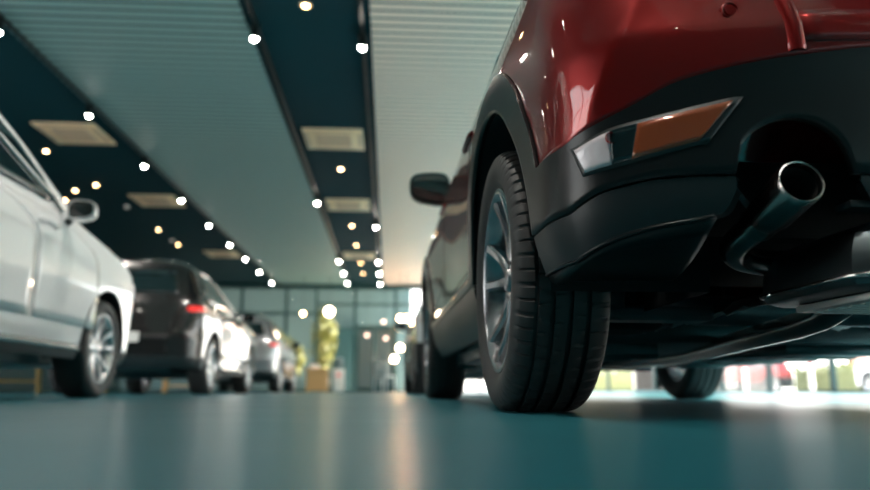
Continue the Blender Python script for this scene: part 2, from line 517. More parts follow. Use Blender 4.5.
def build_mirror(root, x, y, z, side, paint, fine=True):
    """door mirror: housing, its glass and the foot joining the door"""
    b = MB(); rows = []
    N = 12; n = 24
    for i in range(N + 1):
        t = i / N
        k = math.sqrt(max(0.0, 1 - (t * 0.98) ** 2.4))
        yy = y - 0.055 + 0.15 * t
        row = []
        for j in range(n):
            a = 2 * PI * j / n
            ca, sa = math.cos(a), math.sin(a)
            ex = abs(ca) ** 0.6 * (1 if ca > 0 else -1) * (1 if fine else 0.8); ez = abs(sa) ** 0.6 * (1 if sa > 0 else -1)
            row.append((x + side * 0.0 + ex * 0.112 * k, yy + 0.02 * ex * side * -1, z + ez * ((0.086 if fine else 0.062) + 0.012 * ex * -side) * k - 0.01 * t))
        rows.append(row)
    b.grid(rows, closed=True)
    b.add(rows[0], [tuple(range(n))])
    b.add(rows[-1], [tuple(range(n))])
    o = b.build('side_mirror', paint, root, smooth=True, angle=50)
    g = MB()
    g.add([(p[0] * 1.0 * 0.88 + x * 0.12, p[1] - 0.004, z + (p[2] - z) * 0.84) for p in rows[0]], [tuple(range(n))])
    g.build('mirror_glass', M['car_glass'], o, solid=0.003)
    f = MB()
    f.tube([(x - side * 0.085, y + 0.02, z - 0.055), (x - side * 0.13, y + 0.03, z - 0.075), (x - side * 0.20, y + 0.05, z - 0.095)], [0.022, 0.024, 0.03], 10)
    f.build('mirror_foot', M['clad_dark'], o, smooth=True)
    return o

def car(name, label, cat, loc, rz, paint, bd, fine=False, alloy='alloy_silver', clad='clad_dark', trim=None, plate=True, group=None, steer=0.0, handles=True, mirror_z=1.05, wheel_x=0.7775, tail='tail_red'):
    root = empty(name, loc, rz)
    tag(root, label, cat, group)
    us = bd.columns(120, 130, 40, 48) if fine else bd.columns(26, 44, 16, 18)
    ztop = bd.z1
    b = MB()
    zend = bd.zs(1.03)
    Z = bd.zs
    g = bd.strip(us, bd.zb, lambda u: zend, 34 if fine else 12)
    up = []
    N = 34 if fine else 14
    for j in range(1, N + 1):
        t = j / N
        zz = zend + (ztop - zend) * (1 - (1 - t) ** 1.7)
        L = [bd.P(u, zz, -1) for u in us]; Q = [bd.P(u, zz, 1) for u in us]
        up.append(L[::-1] + Q[1:])
    b.grid(g + up)
    b.build('body', paint, root, smooth=True, angle=50, solid=0.01 if fine else None)
    # lower cladding ring
    split_t = pchip([0.0, 0.5, 0.70, 0.806, 0.833, 0.857, 0.90], [0.40, 0.40, 0.405, 0.393, 0.380, 0.367, 0.368])
    def split(u):
        return split_t(bd.low_y(u)[0]) if u < 1.2 else 0.386
    uc = [u for u in us]
    c = MB()
    g = bd.strip(uc, lambda u: max(bd.zbot(u), min(split(u) + 0.004, bd.zb(u) - 0.001)) if fine else bd.zbot(u), bd.zb, 10 if fine else 4, off=0.009, lip=0.02)
    c.grid(g)
    c.build('lower_cladding', M[clad], root, smooth=True, angle=45, solid=0.02 if fine else None)
    if fine:
        for nm, cond in (('bumper_valance', lambda u: u < 1.2), ('side_sill', lambda u: 1.2 <= u <= 2.0)):
            c = MB()
            runs = []; cur = []
            for u in uc:
                if cond(u) and bd.zbot(u) < split(u) - 0.004: cur.append(u)
                else:
                    if len(cur) > 1: runs.append(cur)
                    cur = []
            if len(cur) > 1: runs.append(cur)
            for side in (-1, 1):
                if nm == 'side_sill': c = MB()
                for run in runs:
                    rows = []
                    for j in range(7):
                        t = j / 6
                        rows.append([bd.P(u, lerp(bd.zbot(u), split(u), t), side, 0.004 + 0.002 * t) for u in run])
                    rows.append([bd.P(u, split(u), side, -0.02) for u in run])
                    rows.insert(0, [bd.P(u, bd.zbot(u), side, -0.035) + Vector((0, 0, 0.004)) for u in run])
                    c.grid(rows)
                if nm == 'side_sill': c.build(nm, M['clad_dark'], root, smooth=True, angle=40)
            if nm != 'side_sill': c.build(nm, M['clad_dark'], root, smooth=True, angle=40)
    # wheel wells
    for yc in (0.0, bd.wb):
        for side in (-1, 1):
            w = MB(); rows = []
            for i in range(29):
                a = R(-12 + 204 * i / 28)
                y = yc + bd.arch * math.cos(a); z = bd.wz + bd.arch * math.sin(a)
                xo = bd.xy(1.0 + min(1, max(0, (y - bd.yrc(0.5)) / (bd.yfc(0.5) - bd.yrc(0.5)))), max(0.3, z))[0] - 0.012
                rows.append([(side * xo, y, z), (side * lerp(xo, 0.5, 0.5), y, z), (side * 0.5, y, z)])
            w.grid(rows)
            face = [(side * 0.5, r[2][1], r[2][2]) for r in rows]
            w.add(face, [tuple(range(len(face)))])
            w.build('wheel_well', M['liner'], root, smooth=True, angle=40)
    # glazing
    for side in (-1, 1):
        gl = MB()
        gl.grid(bd.patch(1.06, 1.965, Z(1.055), Z(1.42), 30, 8, side, 0.004, taper=edge_round(0.12)))
        gl.build('side_window', M['car_glass'], root, smooth=True, solid=0.003)
        pl = MB()
        for uu in (1.28, 1.60):
            pl.grid(bd.patch(uu - 0.016, uu + 0.016, Z(1.05), Z(1.415), 2, 8, side, 0.007))
        pl.build('window_pillar', M['clad_dark'], root, smooth=True)
        if trim:
            t = MB()
            t.tube([bd.P(1.26 + 0.475 * i / 20, bd.zbot_side + 0.07, side, 0.018) for i in range(21)], 0.022, 8)
            t.build('sill_trim', M[trim], root, smooth=True)
            t = MB()
            t.tube([bd.P(1.06 + 0.88 * i / 30, Z(1.415 - 0.36 * max(0, (i - 18) / 12) ** 1.3 - 0.30 * max(0, (4 - i) / 4)), side, 0.010) for i in range(31)], 0.014, 8)
            t.build('window_trim', M[trim], root, smooth=True)
        dz0 = max(0.46, bd.zb_side + 0.03)
        for (u0, u1) in ((1.262, 1.545), (1.552, 1.80)):
            d = MB(); d.grid(bd.patch(u0, u1, dz0, Z(1.02), 16, 10, side, 0.0016 if fine else 0.004)); d_ = d.build('door', paint, root, smooth=True, solid=None if fine else 0.006)
            if handles:
                hh = MB()
                p0 = bd.P(u0 + 0.02, Z(0.93), side, 0.0); p1 = bd.P(u0 + 0.085, Z(0.93), side, 0.0)
                pr = 0.006 if fine else 0.04; hr = 0.5 if fine else 1.0
                hh.tube([p0, p0 + Vector((side * pr, 0.03, 0)), p1 + Vector((side * pr, -0.03, 0)), p1], [0.013 * hr, 0.016 * hr, 0.016 * hr, 0.013 * hr], 8)
                hh.build('door_handle', paint, d_, smooth=True)
        build_mirror(root, side * (0.925 if fine else 0.985), 1.86 if not fine else 1.95, Z(mirror_z), side, paint if not fine else M['clad'], fine)
        # tail lamp wraps round the corner
        tl = MB()
        tl.grid(bd.patch(0.70, 1.03, Z(0.895), Z(0.955), 20, 5, side, 0.012, z0b=Z(0.915), z1b=Z(0.965), taper=edge_round(0.15)))
        tl.build('tail_light', M[tail], root, smooth=True, solid=0.02)
        hl = MB()
        hl.grid(bd.patch(2.05, 2.5, Z(0.74), Z(0.82), 14, 4, side, 0.008, z0b=Z(0.70), z1b=Z(0.76)))
        hl.build('headlight', M['reflector_c'], root, smooth=True, solid=0.02)
    rw = MB()
    gL = bd.patch(0.0, 0.62, Z(1.10), Z(1.36), 14, 6, -1, 0.006); gR = bd.patch(0.0, 0.62, Z(1.10), Z(1.36), 14, 6, 1, 0.006)
    rw.grid([a[::-1] + c_[1:] for a, c_ in zip(gL, gR)])
    rw.build('rear_window', M['car_glass'], root, smooth=True, solid=0.003)
    ws = MB()
    gL = bd.patch(3.0, 2.11, Z(1.07), Z(1.44), 14, 8, -1, 0.006); gR = bd.patch(3.0, 2.11, Z(1.07), Z(1.44), 14, 8, 1, 0.006)
    ws.grid([a[::-1] + c_[1:] for a, c_ in zip(gL, gR)])
    ws.build('windshield', M['car_glass'], root, smooth=True, solid=0.003)
    # wheels
    wl = None
    for yc, nm in ((0.0, 'rear_wheel'), (bd.wb, 'front_wheel')):
        for side in (-1, 1):
            if wl is None:
                wl = make_wheel(nm, root, (side * wheel_x, yc, bd.wz - 0.005), side, fine, alloy)
            else:
                w = copy_tree(wl, root)
                w.name = nm; w.location = (side * wheel_x, yc, bd.wz - 0.005)
                w.rotation_euler = (0, 0, (PI if side < 0 else 0) + (steer if yc > 0 else 0))
                if side > 0: pass
    # floor pan
    u = MB()
    u.rbox(-0.70, 0.70, 0.52, bd.wb - 0.52, 0.21, 0.30, 0.02)
    u.build('floor_pan', M['chassis'], root, smooth=True, angle=30)
    if not fine:
        u = MB(); u.rbox(-0.50, 0.50, -0.50, 0.52, 0.26, 0.40, 0.03); u.build('rear_axle', M['chassis'], root, smooth=True, angle=30)
        u = MB(); u.rbox(-0.55, 0.55, bd.wb - 0.52, bd.wb + 0.6, 0.22, 0.40, 0.03); u.build('front_subframe', M['chassis'], root, smooth=True, angle=30)
    if plate:
        p = MB(); yy = bd.yr(0.62)
        p.rbox(-0.26, 0.26, yy - 0.022, yy - 0.006, 0.57, 0.68, 0.004)
        p.build('license_plate', M['plate'], root)
    return root

# ------------------------------------------------------------------ placement
TH = R(1.1)                              # the cars stand 1.1 degrees off the room's axis
def at(X, Y, Z=0.0):
    return (X * math.cos(TH) - Y * math.sin(TH), X * math.sin(TH) + Y * math.cos(TH), Z)

# ------------------------------------------------------------------ red car
def table(xs, ys):
    return pchip(xs, ys)
red_lip = table([0.590, 0.609, 0.627, 0.653, 0.733, 0.793, 0.837, 0.86], [0.42, 0.375, 0.347, 0.339, 0.329, 0.316, 0.300, 0.287])
def red_zbot(x):
    a = abs(x)
    if a > 0.6: return red_lip(a)
    if a > 0.4175: return 0.40 + math.sqrt(max(0.0, 0.0975 ** 2 - (a - 0.515) ** 2)) if a < 0.612 else 0.40
    return 0.355 + 0.045 * smooth(0.38, 0.4175, a)
red_edge = table([0.0, 0.392, 0.469, 0.564, 0.626, 0.695, 0.76, 0.80, 0.838, 0.860, 0.89], [0.622, 0.613, 0.605, 0.594, 0.584, 0.568, 0.538, 0.522, 0.507, 0.495, 0.493])
def red_zb(x):
    return red_edge(abs(x))
bd_red = Body(nr=3.1, arch=0.435, arch_clad=0.095, zb_rear=red_zb, zb_side=0.42, zb_front=0.55, zbot_rear=red_zbot, zbot_side=0.235, crease=0.010)
bd_red.flare = 0.019
RX, RY = 1.215, 1.90
red_at = (at(RX, RY)[0] - 0.008, at(RX, RY)[1], 0.0); RED_TH = R(0.95)
red = car('red_car', 'glossy red car with black wheel-arch cladding, its rear wheel and exhaust close to the viewer', 'car',
          red_at, RED_TH, M['red'], bd_red, fine=True, alloy='alloy', clad='clad', plate=False, mirror_z=1.13, wheel_x=0.785, tail='tail_dark')

def red_extras(root):
    bd = bd_red
    for side in (-1, 1):
        # bumper lamp: bezel, clear end, dark middle, amber end
        ztop = table([0, 0.29, 0.48, 1.0], [0.479, 0.500, 0.506, 0.529]); zlow = table([0, 0.33, 1.0], [0.434, 0.441, 0.464])
        def band(a0, a1, nm, m, parent, grow=0.0, off=0.011, thick=0.006, nu=24):
            mb = MB(); g = []
            for j in range(7):
                b = j / 6; row = []
                for i in range(nu + 1):
                    a = lerp(a0, a1, i / nu)
                    u = lerp(lerp(0.819, 0.636, a), lerp(0.840, 0.583, a), b)
                    z = lerp(zlow(a) - grow, ztop(a) + grow, b)
                    row.append(bd.P(u, z, side, off))
                g.append(row)
            mb.grid(g)
            return mb.build(nm, m, parent, smooth=True, solid=thick)
        bz = band(-0.035, 1.06, 'bumper_lamp', M['clad_dark'], root, 0.006, 0.0115, 0.01, 40)
        band(0.0, 0.255, 'clear_lens', M['reflector_c'], bz, 0.0, 0.0135)
        band(0.262, 0.43, 'dark_divider', M['car_glass'], bz, 0.0, 0.0130)
        o = band(0.436, 1.0, 'amber_reflector', M['reflector_o'], bz, 0.0, 0.0132)
        o['label'] = 'brown amber reflector strip'
        rb = MB(); p = bd.P(0.772, 0.486, side, 0.013)
        rb.lathe([(0.0, 0.006), (0.008, 0.005), (0.010, 0.0), (0.010, -0.004)], 'y', 14, p)
        rb.build('lamp_bulb', M['lamp_red'], bz, smooth=True)
        # parking sensor
        ps = MB(); p = bd.P(0.580, 0.693, side, 0.0)
        ps.lathe([(0.0, -0.004), (0.0095, -0.004), (0.0105, -0.002), (0.0105, 0.001), (0.0125, 0.001), (0.0130, -0.0035), (0.0145, -0.004), (0.0155, 0.004)], 'y', 28, p)
        ps.build('parking_sensor', M['red'], root, smooth=True, angle=30)
        # panel closing the space between the bumper's lip and the wheel arch
        pn = MB(); rows = []
        us = [0.62 + 0.53 * i / 40 for i in range(41)]
        us = [u for u in us if bd.zbot(u) < 0.345]
        for j in range(7):
            t = j / 6; row = []
            for u in us:
                a = bd.P(u, bd.zbot(u), side, -0.004)
                tgt = Vector((side * lerp(0.575, 0.815, smooth(0.62, 0.86, abs(a.x))), min(-0.395, a.y + 0.34), 0.283))
                q = a.lerp(tgt, t); q.z -= 0.014 * math.sin(PI * t)
                row.append(q)
            rows.append(row)
        pn.grid(rows); pn.build('arch_closing_panel', M['clad'], root, smooth=True, solid=0.004)
        lp = MB(); lp.tube([bd.P(u, bd.zbot(u), side, 0.004) for u in us], 0.0035, 6)
        lp.build('bumper_lip', M['clad'], root, smooth=True)
        # exhaust tip: rolled double wall, open end towards the viewer
        c = Vector((side * 0.517, -0.815, 0.387)); d = Vector((side * -0.03, 1.0, -0.24)).normalized()
        x = d.cross(Vector((0, 0, 1))).normalized(); y = x.cross(d)
        prof = [(0.0335, 0.16), (0.0335, 0.02), (0.0338, 0.004), (0.0350, 0.0), (0.0372, -0.001), (0.0392, 0.003), (0.0398, 0.012), (0.0392, 0.10), (0.0345, 0.125), (0.0320, 0.135)]
        tp = MB(); rows = []
        for (r, h) in prof:
            rows.append([c + d * h + (x * math.cos(2 * PI * k / 48) + y * math.sin(2 * PI * k / 48)) * r for k in range(48)])
        tp.grid(rows, closed=True)
        tip = tp.build('exhaust_tip', M['tip'], root, smooth=True, angle=45)
        so = MB(); rows = []
        for (r, h) in ((0.0333, 0.012), (0.0333, 0.15), (0.0, 0.151)):
            rows.append([c + d * h + (x * math.cos(2 * PI * k / 32) + y * math.sin(2 * PI * k / 32)) * r for k in range(32)])
        so.grid(rows, closed=True); so.build('tip_liner', M['soot'], tip, smooth=True, angle=45)
        e = c + d * 0.12
        pts = [e, e + d * 0.05]
        a = e + d * 0.05; b1 = a + d * 0.05; b2 = Vector((side * 0.535, -0.50, 0.318)); end = Vector((side * 0.39, -0.475, 0.312))
        for i in range(1, 19):
            t = i / 18
            pts.append(a * (1 - t) ** 3 + b1 * (3 * t * (1 - t) ** 2) + b2 * (3 * t * t * (1 - t)) + end * t ** 3)
        pts.append(end + Vector((side * -0.06, 0.0, 0.0)))
        pp = MB(); pp.tube(pts, 0.0275, 20); pp.build('tail_pipe', M['pipe'], root, smooth=True)
        hg = MB(); hg.tube([e + Vector((0, 0.05, 0.02)), e + Vector((side * 0.03, 0.06, 0.07)), e + Vector((side * 0.03, 0.07, 0.14))], 0.006, 8)
        hg.build('exhaust_hanger', M['chassis'], root, smooth=True)
        # coil spring and lower arm
        cs = MB(); cs.tube([(side * 0.56 + 0.055 * math.cos(t * 0.5), 0.02 + 0.055 * math.sin(t * 0.5), 0.33 + 0.0032 * t) for t in range(76)], 0.0075, 6)
        cs.build('coil_spring', M['chassis'], root, smooth=True)
        dm = MB(); dm.tube([(side * 0.60, -0.10, 0.26), (side * 0.585, -0.07, 0.42)], 0.026, 14); dm.tube([(side * 0.585, -0.07, 0.42), (side * 0.57, -0.05, 0.60)], 0.016, 12)
        dm.build('shock_absorber', M['chassis'], root, smooth=True, angle=40)
        la = MB(); la.prism([(side * 0.68, -0.05), (side * 0.30, -0.03), (side * 0.30, 0.07), (side * 0.68, 0.05)], 'z', 0.235, 0.275)
        la.build('lower_arm', M['chassis'], root, bevel=0.012)
        tr = MB(); tr.tube([(side * 0.66, 0.02, 0.30), (side * 0.62, 0.25, 0.31), (side * 0.58, 0.55, 0.32)], [0.028, 0.036, 0.042], 14)
        tr.build('trailing_arm', M['chassis'], root, smooth=True)
        fa = MB(); fa.prism([(side * 0.68, bd.wb - 0.03), (side * 0.32, bd.wb - 0.22), (side * 0.32, bd.wb + 0.12), (side * 0.68, bd.wb + 0.03)], 'z', 0.205, 0.235)
        fa.build('front_control_arm', M['chassis'], root, bevel=0.01)
        ds = MB(); ds.tube([(side * 0.16, bd.wb, 0.33), (side * 0.66, bd.wb, 0.345)], 0.018, 12); ds.tube([(side * 0.18, bd.wb, 0.33), (side * 0.26, bd.wb, 0.333)], [0.045, 0.03], 14)
        ds.build('drive_shaft', M['chassis'], root, smooth=True, angle=40)
        # skirts of the underbody running front to back
        sk = MB(); sk.rbox(side * 0.66, side * 0.74, 0.48, 2.14, 0.185, 0.25, 0.015)
        sk.build('sill_rail', M['chassis'], root, smooth=True, angle=30)
        pn = MB(); pn.rbox(side * 0.24, side * 0.63, 0.58, 2.0, 0.175, 0.215, 0.015)
        for k in range(5):
            pn.rbox(side * 0.28, side * 0.60, 0.72 + k * 0.25, 0.80 + k * 0.25, 0.168, 0.19, 0.006)
        pn.build('underbody_panel', M['chassis'], root, smooth=True, angle=30)
    # muffler across the tail, narrowing towards the bumper
    out = [(-0.420, -0.53), (-0.412, -0.475), (-0.37, -0.44), (0.37, -0.44), (0.412, -0.475), (0.420, -0.53), (0.418, -0.77), (0.39, -0.795), (-0.39, -0.795), (-0.418, -0.77)]
    mf = MB(); rows = []
    for (k, z) in ((0.0, 0.222), (0.955, 0.222), (0.985, 0.226), (1.0, 0.238), (1.0, 0.255), (0.99, 0.285), (0.96, 0.315), (0.88, 0.335), (0.0, 0.338)):
        row = []
        for i in range(len(out)):
            p0, p1 = out[i], out[(i + 1) % len(out)]
            for t in (0.06, 0.5, 0.94):
                row.append((lerp(p0[0], p1[0], t) * k, -0.62 + (lerp(p0[1], p1[1], t) + 0.62) * k, z))
        rows.append(row)
    mf.grid(rows, closed=True)
    mf.build('muffler', M['steel'], root, smooth=True, angle=35)
    seam = MB(); pts = [(p_[0] * 1.004, -0.62 + (p_[1] + 0.62) * 1.006, 0.240) for p_ in out]
    seam.tube(pts + [pts[0]], 0.005, 8); seam.build('muffler_seam', M['chrome'], root, smooth=True)
    hs = MB(); hs.rbox(-0.36, 0.36, -0.74, -0.50, 0.206, 0.220, 0.004)
    for k in range(6): hs.rbox(-0.34, 0.34, -0.72 + k * 0.036, -0.705 + k * 0.036, 0.202, 0.212, 0.003)
    hs.build('heat_shield', M['shield'], root, smooth=True, angle=30)
    ts = MB(); rows = []
    for sx_, x0, x1 in ((0, -0.30, -0.20),):
        for i in range(41):
            y = -0.20 + 0.9 * i / 40; wv = 0.006 * math.sin(i * 1.1) + 0.004 * math.sin(i * 2.3)
            rows.append([(x0, y, 0.252 + wv), (x0 + 0.05, y, 0.262), (x1, y, 0.30), (-x1, y, 0.30), (-x0 - 0.05, y, 0.262), (-x0, y, 0.252 - wv)])
    ts.grid(rows); ts.build('tunnel_heat_shield', M['shield'], root, smooth=True, solid=0.003)
    # bumper core, rear floor, tow bracket
    bc = MB(); bc.rbox(-0.62, 0.62, -0.60, -0.20, 0.42, 0.50, 0.03); bc.build('rear_floor', M['liner'], root, smooth=True, angle=30)
    rf = MB(); rf.rbox(-0.50, 0.50, -0.22, 0.50, 0.40, 0.48, 0.03); rf.build('trunk_floor', M['liner'], root, smooth=True, angle=30)
    df = MB(); df.rbox(-0.42, 0.42, -0.79, -0.745, 0.352, 0.366, 0.005); df.rbox(-0.36, -0.05, -0.797, -0.785, 0.349, 0.357, 0.003)
    df.build('rear_diffuser', M['clad_dark'], root, smooth=True, angle=30)
    ax = MB(); ax.tube([(-0.70, 0.0, 0.33), (-0.5, 0.05, 0.30), (-0.3, 0.10, 0.275), (0.3, 0.10, 0.275), (0.5, 0.05, 0.30), (0.70, 0.0, 0.33)], 0.042, 16)
    ax.build('rear_axle_beam', M['chassis'], root, smooth=True, angle=40)
    tk = MB(); tk.rbox(-0.52, -0.31, 0.28, 0.92, 0.235, 0.36, 0.03, 3); tk.build('fuel_tank', M['clad_dark'], root, smooth=True, angle=30)
    ep = MB(); ep.tube([(-0.20, -0.45, 0.25), (-0.19, -0.33, 0.22), (-0.17, -0.2, 0.21), (-0.06, 0.4, 0.20), (0.13, 1.15, 0.198), (0.15, 1.8, 0.198), (0.10, 2.2, 0.20), (0.0, 2.75, 0.27)], 0.032, 14)
    ep.build('exhaust_pipe', M['pipe'], root, smooth=True)
    sf = MB(); sf.rbox(-0.42, 0.42, 2.20, 2.95, 0.19, 0.30, 0.03); sf.tube([(-0.4, 2.3, 0.19), (0.4, 2.3, 0.19)], 0.028, 12)
    sf.build('front_subframe', M['chassis'], root, smooth=True, angle=30)
    eg = MB(); eg.rbox(-0.40, 0.40, 2.35, 3.25, 0.27, 0.62, 0.05); eg.build('engine', M['liner'], root, smooth=True, angle=30)
    st = MB(); st.rbox(-0.62, 0.62, 2.95, 3.42, 0.20, 0.222, 0.008); st.build('splash_shield', M['clad_dark'], root, smooth=True, angle=30)
    # licence plate niche pressed into the tail, with a raised rim
    yy = bd.yr(0.68)
    nb = MB()
    for sgn in (-1, 1):
        rows = []
        for (z, xs) in ((0.612, 0.508), (0.62, 0.508), (0.66, 0.512), (0.70, 0.518), (0.76, 0.530), (0.80, 0.534)):
            row = []
            for (dx, pr) in ((0.014, -0.004), (0.009, 0.008), (0.002, 0.011), (-0.008, 0.011), (-0.015, 0.004), (-0.018, -0.004)):
                x = xs + dx; lo, hi = 0.0, 0.9
                for _ in range(26):
                    m_ = (lo + hi) / 2
                    if bd.xy(m_, z)[0] < x: lo = m_
                    else: hi = m_
                row.append(bd.P(lo, z, sgn, 0.0) - Vector((0, pr, 0)))
            rows.append(row)
        nb = MB(); nb.grid(rows); nb.build('plate_niche_rim', M['red'], root, smooth=True, angle=50)
    lg = MB()
    gL = bd.patch(0.0, 0.478, 0.628, 0.684, 14, 4, -1, 0.006); gR = bd.patch(0.0, 0.478, 0.628, 0.684, 14, 4, 1, 0.006)
    lg.grid([a_[::-1] + c_[1:] for a_, c_ in zip(gL, gR)])
    lg.build('plate_ledge', M['red'], root, smooth=True, solid=0.008)
    lp_ = MB(); lp_.rbox(-0.26, 0.26, -0.835, -0.815, 0.74, 0.85, 0.004); lp_.build('license_plate', M['plate'], root)
red_extras(red)

# ------------------------------------------------------------------ the row of cars on the left
def plain_levels(sz=1.0, low=0.0):
    return [(z if z < 0.5 else 0.5 + (z - 0.5) * sz, w, a, b, c, d) for (z, w, a, b, c, d) in BASE_LEVELS]
LX = -2.835
UPRIGHT = {1.030: (0.862, 2.50, 2.05), 1.100: (0.842, 2.22, 1.90), 1.200: (0.812, 1.96, 1.64), 1.320: (0.765, 1.70, 1.36), 1.420: (0.708, 1.43, 1.11), 1.490: (0.610, 1.17, 0.85), 1.525: (0.450, 0.95, 0.68)}
def upright(levels):
    out = []
    for l, b_ in zip(levels, BASE_LEVELS):
        if b_[0] in UPRIGHT:
            w_, f_, c_ = UPRIGHT[b_[0]]
            out.append((l[0], w_, l[2], f_, l[4], c_))
        else: out.append(l)
    return out
bd_w = Body(upright(plain_levels(1.18)), nr=2.8, nf=2.5, arch=0.405, zb_rear=lambda x: 0.36, zb_side=0.33, zb_front=0.34, zbot_rear=lambda x: 0.27, zbot_side=0.25, zbot_front=0.24)
car('white_car', 'white car at the left edge, cropped by the frame, chrome strips on sill and window', 'car', at(LX + 0.03, 5.38 - 2.655), TH, M['white_paint'], bd_w, trim='chrome')
bd_b = Body(plain_levels(1.07), nr=3.0, nf=2.5, arch=0.41, zb_rear=lambda x: 0.42, zb_side=0.34, zb_front=0.42, zbot_rear=lambda x: 0.29, zbot_side=0.25, zbot_front=0.26)
car('black_car', 'black car with lit red tail lights parked in front of the white car', 'car', at(LX, 9.1), TH, M['black_paint'], bd_b, trim='chrome')
car('silver_car', 'silver car with red tail lights, farthest of the row on the left', 'car', at(LX, 15.75), TH, M['silver_paint'], bd_b)
bd_g = Body(plain_levels(1.05), nr=3.0, nf=2.5, arch=0.41, zb_rear=lambda x: 0.66, zb_side=0.50, zb_front=0.5, zbot_rear=lambda x: 0.27, zbot_side=0.22, zbot_front=0.24)
car('white_car', 'pale car with tall black bumper, glimpsed past the red car further down the hall', 'car', at(1.42, 10.2), TH, M['white_paint'], bd_g, tail='reflector_c')

# ------------------------------------------------------------------ the hall
XL, XR, YF, YB, ZC = -9.0, 8.6, -5.0, 25.5, 3.70
def struct(o, label=None):
    o['kind'] = 'structure'
    if label: o['label'] = label
    return o
b = MB(); b.box(XL - 0.2, XR + 0.05, YF - 0.05, YB + 0.05, -0.15, 0.0)
struct(b.build('floor', M['floor']))
b = MB(); b.box(XL - 0.2, XR + 0.1, YF - 0.1, YB + 0.1, ZC, ZC + 0.25)
struct(b.build('ceiling', M['ceil_dark']))
def slats(name, x0, x1, m):
    s = MB(); y = YF; i = 0
    while y < YB - 0.02:
        s.box(x0, x1, y, y + 0.098, ZC - 0.022, ZC - 0.012)
        y += 0.150
    s.box(x0, x1, YF, YB, ZC - 0.012, ZC - 0.001, 1)
    return struct(s.build(name, [m, M['slat_gap']], recalc=False))
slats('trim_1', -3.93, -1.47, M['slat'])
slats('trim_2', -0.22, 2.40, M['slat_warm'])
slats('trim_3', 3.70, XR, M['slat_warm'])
b = MB(); b.box(XL - 0.2, XL, 9.0, YB, 0, ZC); b.box(XL - 0.2, XL, YF, -0.4, 0, ZC)
struct(b.build('wall_left', M['wall']))

def glazing(name, along, fixed, a0, a1, z1, marks, rails, depth=0.10, w=0.09, sill=0.05):
    f = MB()
    def bx(p0, p1, q0, q1):
        if along == 'x': f.box(p0, p1, fixed - depth / 2, fixed + depth / 2, q0, q1)
        else: f.box(fixed - depth / 2, fixed + depth / 2, p0, p1, q0, q1)
    bx(a0, a1, 0, sill); bx(a0, a1, z1, ZC)
    for m_ in marks: bx(m_ - w / 2, m_ + w / 2, sill, z1)
    for (r0, r1, zz, h) in rails: bx(r0, r1, zz, zz + h)
    fr = struct(f.build(name, M['frame'], recalc=False))
    g = MB()
    if along == 'x': g.box(a0, a1, fixed - 0.006, fixed + 0.006, sill, z1)
    else: g.box(fixed - 0.006, fixed + 0.006, a0, a1, sill, z1)
    g.build('pane', M['glass'], fr, recalc=False)
    return fr
glazing('window_1', 'x', YB, XL, XR, 3.52, [-8.1, -6.6, -5.1, -3.56, -2.52, -1.18, 0.22, 1.7, 3.2, 4.7, 6.2, 7.7], [(XL, -2.5, 2.62, 0.08), (-1.18, 1.7, 2.16, 0.10), (-2.52, XR, 2.95, 0.07)])
glazing('window_2', 'y', XR, YF, YB, 3.45, [-3 + 2.4 * i for i in range(12)], [(YF, YB, 2.5, 0.06)])
glazing('window_3', 'y', XL, -0.4, 9.0, 3.45, [1.9 + 2.35 * i for i in range(3)], [(-0.4, 9.0, 2.5, 0.06)])  # unseen left glazing, added and sized to light the bumper corner and rim
b = MB(); b.box(XL, XR, YF - 0.2, YF, 0, ZC)
struct(b.build('wall_front', M['wall']))
# a double door in the back glazing: grey leaf panels with frames and handles
dr = MB()
for x0 in (-1.10, -0.44):
    dr.box(x0, x0 + 0.62, YB - 0.09, YB - 0.055, 0.05, 0.14); dr.box(x0, x0 + 0.62, YB - 0.09, YB - 0.055, 2.06, 2.14)
    dr.box(x0, x0 + 0.07, YB - 0.09, YB - 0.055, 0.14, 2.06); dr.box(x0 + 0.55, x0 + 0.62, YB - 0.09, YB - 0.055, 0.14, 2.06)
door = struct(dr.build('door_1', M['frame'], recalc=False))
for x0 in (-1.10, -0.44):
    p = MB(); p.box(x0 + 0.07, x0 + 0.55, YB - 0.08, YB - 0.065, 0.14, 2.06); p.build('door_panel', M['grey_panel'], door, recalc=False)
for x0 in (-0.52, -0.40):
    p = MB(); p.tube([(x0, YB - 0.09, 0.9), (x0, YB - 0.13, 0.9), (x0, YB - 0.13, 1.3), (x0, YB - 0.09, 1.3)], 0.012, 8); p.build('door_handle', M['chrome'], door, smooth=True)

# ------------------------------------------------------------------ ceiling fittings
RAILS = [(-3.86, 'left'), (-1.385, 'middle'), (-0.31, 'right')]
RAIL_LABEL = ['black light track along the right edge of the wide dark ceiling at left',
              'black light track along the left edge of the narrow dark ceiling strip',
              'black light track along the right edge of the narrow dark ceiling strip']
for (x, w), lb in zip(RAILS, RAIL_LABEL):
    t = MB(); zt = ZC - 0.023 if w == 'left' else ZC - 0.001
    t.box(x - 0.018, x + 0.018, YF + 0.2, YB - 0.3, zt - 0.035, zt)
    tag(t.build('light_track', M['lamp_body'], recalc=False), lb, 'light track', 'light tracks on the ceiling')

